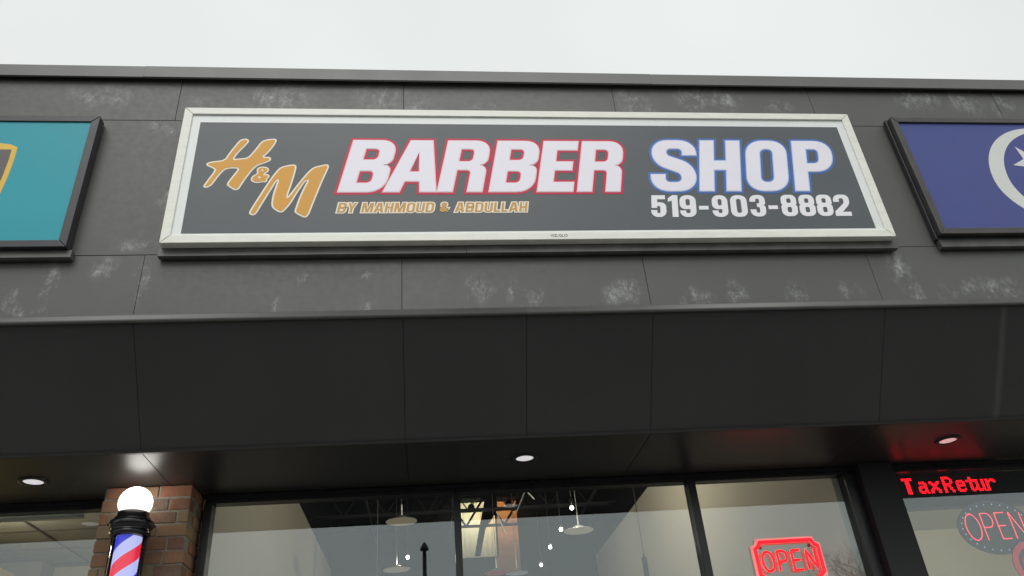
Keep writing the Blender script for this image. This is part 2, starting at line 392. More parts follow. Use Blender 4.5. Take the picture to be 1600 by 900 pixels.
def roundpoly(pts, seg=7):
    """points (x,y[,r]) -> contour with corners of radius r turned into arcs"""
    out = []; n = len(pts)
    for i in range(n):
        b = Vector(pts[i][:2]); r = pts[i][2] if len(pts[i]) > 2 else 0
        if r <= 0: out.append(tuple(b)); continue
        a = Vector(pts[i-1][:2]); c = Vector(pts[(i+1) % n][:2])
        u = (a-b); v = (c-b)
        h = min(r, u.length*0.499 if (len(pts[i-1]) > 2) else u.length*0.98, v.length*0.499 if len(pts[(i+1) % n]) > 2 else v.length*0.98)
        p0 = b+u.normalized()*h; p1 = b+v.normalized()*h
        k = 0.58
        q0 = p0+(b-p0)*k; q1 = p1+(b-p1)*k
        for j in range(seg+1):
            t = j/seg; s = 1-t
            out.append(tuple(s*s*s*p0+3*s*s*t*q0+3*s*t*t*q1+t*t*t*p1))
    return out

def shape(bm, contours, y, thick):
    """contours: outer first, then holes, in (x,z); front face at y, going back by thick"""
    cs = []
    for i, c in enumerate(contours):
        ok = [c[0]]
        for q in c[1:]:
            if (Vector(q)-Vector(ok[-1])).length > 1e-5: ok.append(q)
        if (Vector(ok[0])-Vector(ok[-1])).length < 1e-5: ok.pop()
        cs.append(ok)
    tris = tessellate_polygon([[Vector((p[0], p[1], 0)) for p in c] for c in cs])
    flat = [p for c in cs for p in c]
    v = [bm.verts.new((p[0], y, p[1])) for p in flat]
    for t in tris:
        try: bm.faces.new([v[i] for i in t])
        except ValueError: pass
    bk = [bm.verts.new((p[0], y+thick, p[1])) for p in flat]
    k = 0
    for c in cs:
        n = len(c)
        for i in range(n):
            try: bm.faces.new((v[k+i], v[k+(i+1) % n], bk[k+(i+1) % n], bk[k+i]))
            except ValueError: pass
        k += n

def orient(contours):
    out = []
    for i, c in enumerate(contours):
        a = area(c)
        if (i == 0) != (a > 0): c = c[::-1]
        out.append(c)
    return out

# heavy condensed capitals, cap height 1
S_, T_ = 0.22, 0.165
def glyph(ch, w=None):
    s, t = S_, T_
    def hole(x0, x1, y0, y1, r=0.09, left=None):
        l_ = r if left is None else left
        return [(x0, y0, l_), (x1, y0, r), (x1, y1, r), (x0, y1, l_)]
    if ch == 'H': w = w or .64; g = [[(0,0),(s,0),(s,.41),(w-s,.41),(w-s,0),(w,0),(w,1),(w-s,1),(w-s,.59),(s,.59),(s,1),(0,1)]]
    elif ch in 'O0': w = w or .66; g = [[(0,0,.27),(w,0,.27),(w,1,.27),(0,1,.27)], hole(s,w-s,t,1-t,.1)]
    elif ch == 'P': w = w or .66; g = [[(0,0),(s,0),(s,.38),(w,.38,.28),(w,1,.28),(0,1)], hole(s,w-s,.54,1-t,.09,0)]
    elif ch == 'B': w = w or .66; g = [[(0,0),(w,0,.27),(w,.51,.18),(w-.12,.515),(w,.535,.16),(w,1,.25),(0,1)], hole(s,w-s,t,.40,.08,0), hole(s,w-s,.61,1-t,.08,0)]
    elif ch == 'R': w = w or .66; g = [[(0,0),(s,0),(s,.42),(w-s,.42,.07),(w-s,0),(w,0),(w,.49,.13),(w-.11,.515),(w,.54,.15),(w,1,.25),(0,1)], hole(s,w-s,.58,1-t,.08,0)]
    elif ch == 'A': w = w or .75; g = [[(0,0),(.235,0),(.275,.2),(w-.275,.2),(w-.235,0),(w,0),(w-.22,1),(.22,1)], [(.31,.38),(w-.31,.38),(w/2,.78)]]
    elif ch == 'E': w = w or .55; g = [[(0,0),(w,0),(w,.18),(s,.18),(s,.415),(w-.05,.415),(w-.05,.585),(s,.585),(s,.82),(w,.82),(w,1),(0,1)]]
    elif ch == 'S': w = w or .70; g = [[(0,.32),(0,0,.3),(w,0,.3),(w,.50,.26),(s,.70,.09),(s,1-t,.09),(w-s,1-t,.09),(w-s,.70),(w,.70),(w,1,.3),(0,1,.3),(0,.54,.24),(w-s,.33,.09),(w-s,t,.09),(s,t,.09),(s,.32)]]
    elif ch == 'Y': w = w or .66; c = w/2; g = [[(c-.11,0),(c+.11,0),(c+.11,.4),(w,1),(w-.22,1),(c,.6),(.22,1),(0,1),(c-.11,.4)]]
    elif ch == 'M': w = w or .86; c = w/2; g = [[(0,0),(.2,0),(.2,.62),(c-.1,0),(c+.1,0),(w-.2,.62),(w-.2,0),(w,0),(w,1),(w-.28,1),(c,.36),(.28,1),(0,1)]]
    elif ch == 'U': w = w or .66; g = [[(0,1),(0,0,.27),(w,0,.27),(w,1),(w-s,1),(w-s,t,.1),(s,t,.1),(s,1)]]
    elif ch == 'D': w = w or .66; g = [[(0,0),(w,0,.28),(w,1,.28),(0,1)], hole(s,w-s,t,1-t,.1,0)]
    elif ch == 'L': w = w or .52; g = [[(0,0),(w,0),(w,.18),(s,.18),(s,1),(0,1)]]
    elif ch == '&': w = w or .74; g = [[(0,0,.24),(.42,0,.1),(.52,.09),(.58,0),(.78,0),(.66,.22),(.76,.45),(.58,.45),(.54,.36),(.44,.54),(.56,.62,.12),(.56,1,.22),(.08,1,.22),(.08,.66,.12),(.16,.54),(0,.45,.12)],
                                      [(.22,.17,.06),(.36,.17,.04),(.42,.22),(.28,.42),(.22,.36,.06)], [(.26,.68,.04),(.38,.68,.05),(.38,.86,.05),(.26,.86,.05)]]
    elif ch == '1': w = w or .44; g = [[(w-s,0),(w,0),(w,1),(w-.19,1),(0,.86),(0,.70),(w-s,.76)]]
    elif ch == '2': w = w or .66; g = [[(0,0),(w,0),(w,.18),(.29,.18),(w,.56,.14),(w,1,.27),(0,1,.27),(0,.66),(s,.66),(s,1-t,.08),(w-s,1-t,.08),(w-s,.60,.07),(0,.2)]]
    elif ch == '3': w = w or .66; g = [[(0,.32),(0,0,.27),(w,0,.27),(w,.50,.15),(w-.09,.52),(w,.54,.15),(w,1,.27),(0,1,.27),(0,.69),(s,.69),(s,1-t,.07),(w-s,1-t,.07),(w-s,.60,.06),(.27,.60),(.27,.44),(w-s,.44,.06),(w-s,t,.07),(s,t,.07),(s,.32)]]
    elif ch == '5': w = w or .66; g = [[(0,.31),(0,0,.27),(w,0,.27),(w,.67,.22),(.23,.67),(.23,.82),(w-.03,.82),(w-.03,1),(.03,1),(.02,.42),(s,.42),(s,.51,.05),(w-s,.51,.07),(w-s,t,.07),(s,t,.07),(s,.31)]]
    elif ch == '8': w = w or .66; g = [[(0,0,.27),(w,0,.27),(w,.50,.15),(w-.07,.525),(w-.01,.55,.14),(w-.01,1,.26),(.01,1,.26),(.01,.55,.14),(.07,.525),(0,.50,.15)], hole(s,w-s,t,.43,.07), hole(s,w-s,.61,1-t,.07)]
    elif ch == '9': w = w or .66; g = [[(0,.29),(0,0,.27),(w,0,.27),(w,1,.27),(0,1,.27),(0,.36,.22),(w-s,.36),(w-s,t,.07),(s,t,.07),(s,.29)], hole(s,w-s,.52,1-t,.08)]
    elif ch == '-': w = w or .5; g = [[(0,.34),(w,.34),(w,.50),(0,.50)]]
    return [roundpoly(c) for c in g], w

def letters(name, spec, m, parent, y, thick, off=0.0, stag=0.0002, solid=False):
    """spec: (char, x, z, cap height, width, slant); one mesh for the line of lettering"""
    bm = bmesh.new()
    for i, (ch, x, z, h, w, sl_) in enumerate(spec):
        cs, w0 = glyph(ch, w/h if w else None)
        if solid or ch == '&': cs = cs[:1]
        cs = orient([[(x+px*h+sl_*pz*h, z+pz*h) for px, pz in c] for c in cs])
        if off: cs = [grow(c, off) for c in cs]
        shape(bm, cs, y-stag*(i % 3), thick)
    return obj(name, bm, m, parent)

# ------------------------------------------------------------------ ground
def sheet(name, x0, x1, y0, y1, z, m):
    bm = bmesh.new(); v = [bm.verts.new(p) for p in ((x0,y0,z),(x1,y0,z),(x1,y1,z),(x0,y1,z))]; bm.faces.new(v)
    o = obj(name, bm, m); o['kind'] = 'structure'; return o
sheet('ground', -900, 900, -900, 900, 0, M['asphalt'])
o = obj('pavement', B((-16, 16, 2.6, 22.0, -0.05, 0.14)), M['concrete'], bevel=0.02); o['kind'] = 'structure'
o = obj('kerb', B((-16, 16, 2.44, 2.596, -0.05, 0.145)), M['concrete'], bevel=0.02); o['kind'] = 'structure'
bm = bmesh.new()
for i in range(-5, 6):
    x = i*2.7+1.3; v = [bm.verts.new(p) for p in ((x-.05,-3.2,.004),(x+.05,-3.2,.004),(x+.05,2.2,.004),(x-.05,2.2,.004))]; bm.faces.new(v)
o = obj('road_markings', bm, M['line']); o['kind'] = 'structure'

# ------------------------------------------------------------------ the building
Z0 = CAMZ
ZS, ZSTEP, ZL, ZU, ZCB, ZCT = 3.409, 4.051, 4.530, 5.680, 6.065, 6.178
YF, YE, YG, YP = 4.30, 4.815, 5.755, 5.455
XL, XR = -14.0, 14.0
bld = thing('retail_building', 'dark grey metal clad shopping plaza front with brick pier and glass shop windows', 'building', (0, 0, 0))
PITCH = 1.61
def seams(x0):
    a = x0
    while a > XL: a -= PITCH
    xs = []
    while a < XR+PITCH: xs.append(a); a += PITCH
    return xs
def panels(name, z0, z1, x0, m, th=0.006, gap=0.0028):
    bm = bmesh.new(); xs = seams(x0)
    for a, b in zip(xs, xs[1:]):
        d = random.uniform(-.0015, .0015)
        box(bm, a+gap/2, b-gap/2, YF+d, YF+.012, z0+.002, z1-.002)
    return obj(name, bm, m, bld, bevel=0.0015)
panels('lower_cladding', ZSTEP+.012, ZL, -1.73, M['lower'])
panels('sign_band_cladding', ZL, ZU, -0.9, M['middle'])
panels('upper_cladding', ZU, ZCB+.03, -1.715, M['upper'])
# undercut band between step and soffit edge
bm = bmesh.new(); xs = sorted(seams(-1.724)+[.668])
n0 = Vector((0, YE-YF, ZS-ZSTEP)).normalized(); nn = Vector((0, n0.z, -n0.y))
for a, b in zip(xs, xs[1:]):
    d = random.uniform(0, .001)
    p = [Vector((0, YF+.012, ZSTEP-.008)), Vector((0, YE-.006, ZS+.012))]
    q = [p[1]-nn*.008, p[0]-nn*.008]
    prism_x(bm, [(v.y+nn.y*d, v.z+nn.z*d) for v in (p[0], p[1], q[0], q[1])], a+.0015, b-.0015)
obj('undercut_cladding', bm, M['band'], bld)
# folded trims along the step and along the soffit edge, in lengths
bm = bmesh.new(); a = XL
cuts = [XL, -9.4, -5.1, .668, 4.97, 9.3, XR]
for a, b in zip(cuts, cuts[1:]):
    prism_x(bm, [(YF+.010, ZSTEP-.010), (YF-.002, ZSTEP-.014), (YF-.010, ZSTEP-.010), (YF-.015, ZSTEP-.002), (YF-.014, ZSTEP+.008), (YF-.009, ZSTEP+.020), (YF-.004, ZSTEP+.034), (YF-.0025, ZSTEP+.044), (YF+.010, ZSTEP+.044)], a+.001, b-.001)
obj('step_trim', bm, M['trim'], bld, smooth=True)
bm = bmesh.new()
for a, b in zip(cuts, cuts[1:]):
    prism_x(bm, [(YE-.012, ZS-.003), (YE-.020, ZS+.011), (YE-.010, ZS+.014), (YE+.012, ZS+.006), (YE+.012, ZS-.003)], a+.001, b-.001)
obj('soffit_edge_trim', bm, M['trim_dark'], bld)
# parapet coping
bm = bmesh.new(); cuts = [XL-.1, -9.6, -5.8, -1.978, 1.822, 5.62, 9.4, XR+.1]
for i, (a, b) in enumerate(zip(cuts, cuts[1:])):
    d = .0025*(i % 2)
    prism_x(bm, [(YF-.046-d, ZCB), (YF-.040-d, ZCT), (YF+.35, ZCT+.03), (YF+.35, ZCT), (YF-.030, ZCT-.02), (YF-.030, ZCB+.004), (YF-.036, ZCB-.006)], a+.001, b-.001)
obj('parapet_coping', bm, M['coping'], bld)
# substrate behind the cladding, roof, outer walls
bm = B((XL, XR, YF+.013, YF+.10, ZSTEP+.02, ZCB+.06))
prism_x(bm, [(YF+.10, ZSTEP+.01), (YE+.02, ZS+.03), (YE+.2, ZS+.03), (YF+.3, ZSTEP+.3), (YF+.10, ZSTEP+.3)], XL, XR)
obj('wall_backing', bm, M['black'], bld)
obj('roof', B((XL, XR, YF+.10, 21.9, 5.98, 6.06)), M['dark_paint'], bld)
obj('rear_wall', B((XL, XR, 21.6, 21.9, .14, 5.98)), M['greywall'], bld)
obj('side_wall', B((XL, XL+.2, YG, 21.6, .14, 5.98)), M['greywall'], bld)
obj('side_wall', B((XR-.2, XR, YG, 21.6, .14, 5.98)), M['greywall'], bld)
# soffit panels
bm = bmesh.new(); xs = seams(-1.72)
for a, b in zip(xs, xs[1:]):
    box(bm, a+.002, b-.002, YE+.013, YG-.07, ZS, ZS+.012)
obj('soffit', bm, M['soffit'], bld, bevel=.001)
obj('soffit_backing', B((XL, XR, YE+.03, YG+.1, ZS+.013, ZS+.03)), M['black'], bld)
obj('front_wall_inside', B((XL, XR, YG+.04, YG+.12, ZS+.031, 5.97)), M['dark_paint'], bld)

# brick pier with real bricks
px0, px1 = -2.146, -1.572
obj('mortar_core', B((px0+.008, px1-.008, YP+.008, YG+.2, .14, ZS-.001)), M['mortar'], bld)
bm = bmesh.new(); z = ZS-.003; k = 0; rb = random.Random(11)
starts = [(-.125,), (-.02,), (-.16,), (-.07,)]
while z > .2:
    h = .074+rb.uniform(-.002, .002)
    x = px0 + [-.09, -.0, -.15, -.05][k % 4]
    while x < px1:
        L = rb.choice((.205, .205, .20, .215, .10))
        a, b = max(x, px0+rb.uniform(-.004, .004)), min(x+L, px1+rb.uniform(-.004, .004))
        if b-a > .025:
            j = rb.uniform(-.005, .003); tz = rb.uniform(-.002, .002)
            back = YG+.19 if b > px1-.02 or a < px0+.02 else YP+.1
            if b > px1-.02 or a < px0+.02:
                back = YP+rb.choice((.10, .205))
            box(bm, a, b, YP+j, back, z-h+tz, z+tz)
        x += L+.0135
    # returns on both sides
    for sx, side in ((px0, -1), (px1, 1)):
        y = YP+.215 if k % 2 else YP+.112
        while y < YG+.17:
            L = .2
            j = rb.uniform(-.003, .004)
            box(bm, sx-.09 if side > 0 else sx-j, sx+j if side > 0 else sx+.09, y, min(y+L, YG+.18), z-h, z)
            y += L+.012
    z -= h+.0135; k += 1
obj('brick_pier', bm, M['brick'], bld, bevel=.004)
# clad post between the units
obj('metal_post', B((3.340, 3.616, 5.615, YG+.06, .14, ZS-.001)), M['postmetal'], bld, bevel=.003)

# windows
ZGT = 3.350
def window(name, x0, x1, mull, xl=None):
    bm = bmesh.new(); prism_x(bm, [(YG+.05, ZGT), (YG-.040, ZGT), (YG-.040, ZGT+.018), (YG-.034, ZGT+.020), (YG-.034, ZGT+.026), (YG-.052, ZGT+.028), (YG-.052, ZS-.0015), (YG+.05, ZS-.0015)], x0, x1)
    fr = obj(name, bm, M['frame'], bld)
    obj('sill', B((x0, x1, YG-.05, YG+.05, .142, .30)), M['frame'], fr, bevel=.003)
    edges = [x0]
    for a, b in mull:
        obj('mullion', B((a, b, YG-.058, YG+.055, .301, ZGT-.001)), M['frame'], fr, bevel=.003)
        edges += [a, b]
    edges.append(x1)
    for i in range(0, len(edges), 2):
        a, b = edges[i], edges[i+1]
        if b-a > .08:
            obj('pane', B((a, b, YG-.003, YG+.003, .301, ZGT-.001)), M['glass'], fr)
    return fr
window('shop_window', -1.55, 3.339, [(-1.549, -1.492), (.214, .263), (1.992, 2.050), (3.248, 3.3385)])
window('neighbour_window', -7.0, -2.147, [(-6.99, -6.94), (-4.62, -4.57)])
window('neighbour_window', 3.617, 9.0, [(3.618, 3.655), (6.2, 6.25), (8.94, 8.99)])
for a, b in ((XL, -7.001), (9.001, XR)): obj('infill_wall', B((a, b, YP+.1, YG+.2, .14, ZS-.001)), M['greywall'], bld)

# barber shop interior
YB = 15.0; ZW = 4.88
obj('interior_floor', B((XL+.2, XR-.2, YG+.06, 21.5, .141, .16)), M['floor'], bld)
obj('party_wall', B((-1.80, -1.70, YG+.06, YB, .16, ZW)), M['wallpaint'], bld)
obj('party_wall', B((3.20, 3.30, YG+.06, YB, .16, ZW)), M['wallpaint'], bld)
for a in (-1.795, 3.205): obj('upper_party_wall', B((a, a+.09, YG+.13, YB, ZW+.002, 5.975)), M['dark_paint'], bld)
obj('shop_rear_wall', B((-1.7, .55, YB, YB+.1, .16, 5.97), (3.0, 3.2, YB, YB+.1, .16, 5.97), (.55, 3.0, YB, YB+.1, .16, 4.1)), M['dark_paint'], bld)
bm = bmesh.new()
x = .56
while x < 1.30:
    prism = [(x, YB), (x+.03, YB-.03), (x+.06, YB-.03), (x+.09, YB)]
    box(bm, x, x+.05, YB-.03, YB+.05, 4.95, 5.97); box(bm, x+.05, x+.09, YB, YB+.05, 4.95, 5.97)
    x += .09
obj('rear_wall_right', B((1.762, 3.0, YB, YB+.06, 4.11, 5.97)), M['dark_paint'], bld)
obj('rear_wall_below', B((.552, 1.308, YB, YB+.06, 4.11, 4.948), ), M['dark_paint'], bld)
obj('rear_wall_below', B((1.31, 1.76, YB, YB+.06, 4.11, 4.618)), M['dark_paint'], bld)
obj('corrugated_panel', bm, M['corrugated'], bld)
obj('timber_panel', B((1.31, 1.76, YB, YB+.06, 4.62, 5.97)), M['wood'], bld)
bm = bmesh.new()      # black ventilation duct that leans in front of the rear wall
for a in (0,):
    pts = [(1.10, 5.80), (1.14, 5.97), (1.30, 5.97), (1.31, 5.60), (1.10, 5.33), (.98, 4.85), (.88, 4.85), (.99, 5.35)]
    shape(bm, orient([pts]), YB-.9, .35)
obj('ventilation_duct', bm, M['dark_paint'], bld)
# open web roof joists
for yj in (7.4, 8.6, 9.8, 11.0, 12.2, 13.4, 14.4):
    bm = bmesh.new(); zt, zb = 5.93, 5.42 if yj < 12 else 5.35
    box(bm, -1.70, 3.20, yj-.03, yj+.03, zt-.05, zt); box(bm, -1.70, 3.20, yj-.025, yj+.025, zb, zb+.04)
    x = -1.7; s = 0
    while x < 3.1:
        tube(bm, [(x, yj, zb+.02 if s else zt-.03), (x+.35, yj, zt-.03 if s else zb+.02)], .011 if yj < 14 else .020, 6)
        x += .35; s ^= 1
    obj('roof_joist', bm, M['joist'] if yj < 14 else M['dark_paint'], bld)  # rearmost joist near black: its backlit silhouette is put into the colour
# drop rods, conduits crossing below the joists
bm = bmesh.new()
for x in (-.9, .45, 2.75):
    tube(bm, [(x, 6.2, 5.30), (x, 14.9, 5.30)], .02, 8)
for y in (8.0, 10.4, 12.8):
    tube(bm, [(-1.69, y, 5.22), (3.19, y, 5.24)], .014, 8)
obj('conduit', bm, M['joist'], bld)

rb2 = random.Random(5)
for (x0, z0, x1, z1, y) in ((.35, 5.6, .12, 4.95, 9.2), (1.25, 5.0, 1.5, 4.7, 10.6), (1.75, 5.35, 2.0, 5.0, 10.2), (.95, 4.5, 1.05, 4.2, 10.4), (2.45, 5.7, 2.75, 5.3, 11.2), (-.1, 5.2, -.2, 4.8, 9.8), (1.55, 5.2, 1.35, 4.8, 11.6)):
    bm = bmesh.new(); tube(bm, [(x0, y, z0), (x1, y, z1)], .010, 6); obj('brace_rod', bm, M['brace'], bld)
# left neighbour interior
ZC1 = 3.70
obj('tiled_ceiling', B((-9.0, -1.801, YG+.06, 12.0, ZC1, ZC1+.02)), M['tile'], bld)
bm = bmesh.new()
y = 6.20
while y < 12: box(bm, -9, -1.81, y-.012, y+.012, ZC1-.006, ZC1-.0005); y += .61
x = -8.28
while x < -1.9: box(bm, x-.012, x+.012, YG+.07, 12, ZC1-.0085, ZC1-.0065); x += 1.22
obj('ceiling_grid', bm, M['tbar'], bld)
obj('blind_rail', B((-6.9, -2.40, YG+.05, YG+.085, 3.322, 3.349)), M['emblem'], bld)
obj('neighbour_rear_wall', B((-9, -1.801, 8.75, 8.85, .16, ZC1-.009)), M['creamwall'], bld)
obj('grey_partition', B((-9, -3.78, 8.45, 8.745, .16, ZC1-.009)), M['greywall'], bld)
obj('yellow_partition', B((-4.05, -3.95, 6.1, 8.3, .16, 3.54)), M['yellowwall'], bld)
# right neighbour interior
obj('plain_ceiling', B((3.301, 10.0, YG+.06, 12.0, 3.58, 3.6)), M['creamwall'], bld)
obj('neighbour_rear_wall', B((3.301, 10.0, 8.75, 8.85, .16, 3.579)), M['creamwall'], bld)
for a in (-9.1, 10.0): obj('neighbour_end_wall', B((a, a+.1, YG+.06, 12, .16, 3.58)), M['creamwall'], bld)

# ------------------------------------------------------------------ main sign
k = 4.201/4.19
def SX(x): return x*k
def SZ(z): return z*k+Z0
fx0, fx1, fz0, fz1 = -1.621, 3.300, 4.547, 5.705
sign = thing('shop_sign', 'long white framed sign reading BARBER SHOP in white letters on charcoal', 'sign', (.84, 4.30, 4.48))
def framed(root, x0, x1, z0, z1, yf, yb, bw, m, mb=None, name='frame', inner=.012):
    """mitred box frame; each side its own length"""
    bm = bmesh.new()
    def side(p):      # quad prism in xz, front yf, back yb
        a = [bm.verts.new((q[0], yf, q[1])) for q in p]; b = [bm.verts.new((q[0], yb, q[1])) for q in p]
        bm.faces.new(a); bm.faces.new(b[::-1])
        for i in range(4): bm.faces.new((a[i], b[i], b[(i+1) % 4], a[(i+1) % 4]))
    g = .0012
    side([(x0+g, z1), (x1-g, z1), (x1-bw-g, z1-bw), (x0+bw+g, z1-bw)])
    side([(x0+g, z0), (x1-g, z0), (x1-bw-g, z0+bw), (x0+bw+g, z0+bw)])
    side([(x0, z0+g), (x0, z1-g), (x0+bw, z1-bw-g), (x0+bw, z0+bw+g)])
    side([(x1, z0+g), (x1, z1-g), (x1-bw, z1-bw-g), (x1-bw, z0+bw+g)])
    return obj(name, bm, m, root, bevel=.004)
framed(sign, fx0, fx1, fz0, fz1, 4.193, 4.282, .060, M['white_frame'])
obj('cabinet', B((fx0+.008, fx1-.008, 4.213, 4.288, fz0+.006, fz1-.006)), M['dark_frame'], sign)
obj('white_border', B((fx0+.058, fx1-.058, 4.2065, 4.2115, fz0+.058, fz1-.058)), M['white_vinyl'], sign)
dx0, dx1, dz0, dz1 = SX(-1.499), SX(3.171), SZ(3.020), SZ(3.966)
obj('dark_panel', B((dx0, dx1, 4.2040, 4.2060, dz0, dz1)), M['sign_face'], sign)
bm = bmesh.new()
prism_x(bm, [(4.284, 4.546), (4.252, 4.546), (4.246, 4.484), (4.258, 4.480), (4.288, 4.482)], -1.634, .30)
prism_x(bm, [(4.284, 4.546), (4.250, 4.546), (4.244, 4.483), (4.256, 4.479), (4.288, 4.482)], .302, 3.318)
obj('flashing', bm, M['flashing'], sign)
# lettering
def spec(chars, z, h, sl_): return [(c, SX(x), SZ(z), h*k, wd*k, sl_) for c, x, wd in chars]
barber = spec([('B', -.540, .305), ('A', -.243, .355), ('R', .121, .303), ('B', .473, .305), ('E', .805, .248), ('R', 1.085, .302)], 3.346, .459, .20)
shop = spec([('S', 1.605, .330), ('H', 1.963, .302), ('O', 2.313, .310), ('P', 2.672, .305)], 3.349, .471, .20)
for nm, sp, m1, m2 in (('name', barber, 'letter_red', 'letter_pink'), ('trade', shop, 'letter_blue', 'letter_sky')):
    letters(nm+'_outline', sp, M[m1], sign, 4.2033, .0006, .0215)
    letters(nm+'_inline', sp, M[m2], sign, 4.2021, .0006, .0055)
    letters(nm+'_lettering', sp, M['letter_white'], sign, 4.2009, .0006, -.001)
num = []
for c, x, wd, z in (('5',1.573,.112,3.125),('1',1.695,.072,3.125),('9',1.778,.121,3.124),('-',1.905,.088,3.124),('9',2.010,.118,3.123),('0',2.144,.125,3.123),
                 ('3',2.286,.117,3.125),('-',2.410,.088,3.125),('8',2.515,.122,3.126),('8',2.648,.122,3.126),('8',2.778,.122,3.126),('2',2.908,.124,3.126)):
    
    if c == '-': x += .010; wd *= .80
    num.append((c, SX(x)+.002, SZ(z), .187*k, wd*k*.95, .13))
letters('phone_number', num, M['number_white'], sign, 4.2027, .0012, .001)
cap = []; x = -.541
for ch in 'BY MAHMOUD & ABDULLAH':
    if ch == ' ': x += .033; continue
    _, w0 = glyph(ch); wd = w0*.080*1.10
    cap.append((ch, SX(x), SZ(3.1755), .080*k, wd*k, .16)); x += wd+.0075
sc_ = (SX(.719)-SX(-.541))/(cap[-1][1]+cap[-1][4]-cap[0][1])
cap = [(c, SX(-.541)+(a-SX(-.541))*sc_, z, h, wd*sc_, s) for c, a, z, h, wd, s in cap]
letters('owner_outline', cap, M['cream'], sign, 4.2030, .0006, .0075, solid=True)
letters('owner_lettering', cap, M['gold_dull'], sign, 4.2017, .0006, -.0012)
Hh = [(-1.410,3.401),(-1.402,3.421),(-1.351,3.535),(-1.363,3.549),(-1.413,3.576),(-1.411,3.598),(-1.378,3.610),(-1.301,3.622),(-1.278,3.683),(-1.223,3.796),(-1.204,3.811),(-1.179,3.816),(-1.161,3.806),(-1.155,3.789),(-1.176,3.751),(-1.222,3.679),(-1.241,3.631),(-1.207,3.636),(-1.152,3.643),(-1.121,3.693),(-1.074,3.790),(-1.047,3.807),(-0.997,3.817),(-0.975,3.812),(-0.971,3.796),(-0.985,3.752),(-1.022,3.684),(-1.049,3.651),(-1.009,3.653),(-0.995,3.637),(-0.999,3.618),(-1.029,3.599),(-1.062,3.585),(-1.085,3.568),(-1.110,3.534),(-1.142,3.469),(-1.172,3.397),(-1.180,3.374),(-1.199,3.364),(-1.217,3.370),(-1.247,3.394),(-1.262,3.408),(-1.258,3.433),(-1.224,3.501),(-1.201,3.549),(-1.247,3.552),(-1.287,3.542),(-1.319,3.492),(-1.351,3.419),(-1.366,3.397),(-1.388,3.385),(-1.405,3.388)]
Mm = [(-1.097,3.172),(-1.094,3.194),(-1.062,3.276),(-1.011,3.401),(-0.971,3.492),(-0.937,3.552),(-0.907,3.571),(-0.852,3.585),(-0.830,3.581),(-0.822,3.565),(-0.829,3.501),(-0.846,3.401),(-0.861,3.329),(-0.863,3.302),(-0.836,3.356),(-0.793,3.437),(-0.745,3.520),(-0.709,3.562),(-0.667,3.576),(-0.622,3.588),(-0.608,3.577),(-0.609,3.553),(-0.640,3.455),(-0.669,3.346),(-0.692,3.257),(-0.714,3.169),(-0.726,3.144),(-0.743,3.137),(-0.767,3.148),(-0.799,3.170),(-0.812,3.187),(-0.803,3.231),(-0.790,3.293),(-0.762,3.391),(-0.741,3.446),(-0.758,3.437),(-0.804,3.337),(-0.839,3.249),(-0.875,3.192),(-0.891,3.179),(-0.908,3.181),(-0.944,3.207),(-0.959,3.228),(-0.963,3.267),(-0.958,3.338),(-0.946,3.401),(-0.936,3.451),(-0.946,3.437),(-0.974,3.365),(-1.013,3.267),(-1.041,3.193),(-1.055,3.163),(-1.077,3.156)]
Am = [(-1.108,3.442),(-1.113,3.460),(-1.105,3.483),(-1.083,3.501),(-1.075,3.510),(-1.082,3.534),(-1.074,3.557),(-1.047,3.566),(-1.015,3.561),(-1.001,3.543),(-1.003,3.524),(-1.021,3.506),(-1.027,3.497),(-1.010,3.501),(-0.995,3.492),(-0.994,3.474),(-1.003,3.465),(-1.006,3.455),(-1.005,3.442),(-1.014,3.430),(-1.035,3.433),(-1.062,3.425),(-1.090,3.428)]
def smoothc(p, it=1):
    for _ in range(it):
        q = []
        for i in range(len(p)):
            a, b = p[i], p[(i+1) % len(p)]
            q += [(a[0]*.78+b[0]*.22, a[1]*.78+b[1]*.22), (a[0]*.22+b[0]*.78, a[1]*.22+b[1]*.78)]
        p = q
    return p
for nm, col, off, y in (('monogram_outline', 'cream', 0, 4.2031), ('monogram', 'gold', -.0105, 4.2017)):
    bm = bmesh.new()
    for i, c in enumerate((Hh, Mm, Am)):
        c = orient([smoothc([(SX(a), SZ(b)) for a, b in c])])[0]
        c = grow(c, off if i < 2 else off*.85) if off else grow(c, .001)
        shape(bm, [c], y-.0003*i, .0006)
    if nm == 'monogram':
        pass
    obj(nm, bm, M[col], sign)
bm = bmesh.new()      # eyes of the ampersand
for cx, cz, r in ((-1.043, 3.531, .0075), (-1.058, 3.471, .009)):
    shape(bm, [[(SX(cx)+r*math.cos(a*.6283), SZ(cz)+r*math.sin(a*.6283)) for a in range(10)]], 4.2003, .0005)
obj('ampersand_print', bm, M['cream'], sign)
# maker's mark on the bottom rail
tcu = bpy.data.curves.new('maker_mark', 'FONT'); tcu.body = 'VIZ-GLO'; tcu.size = .030
to = bpy.data.objects.new('maker_mark', tcu); C.objects.link(to)
bpy.context.view_layer.update()
me = bpy.data.meshes.new_from_object(to.evaluated_get(bpy.context.evaluated_depsgraph_get()))
bpy.data.objects.remove(to)
me.transform(Matrix.Rotation(R(90), 4, 'X')); me.materials.append(M['cable'])
mo = bpy.data.objects.new('maker_mark', me); C.objects.link(mo); mo.parent = sign; mo.location = Vector((.86, 4.1915, fz0+.020))-ORG[sign.name]

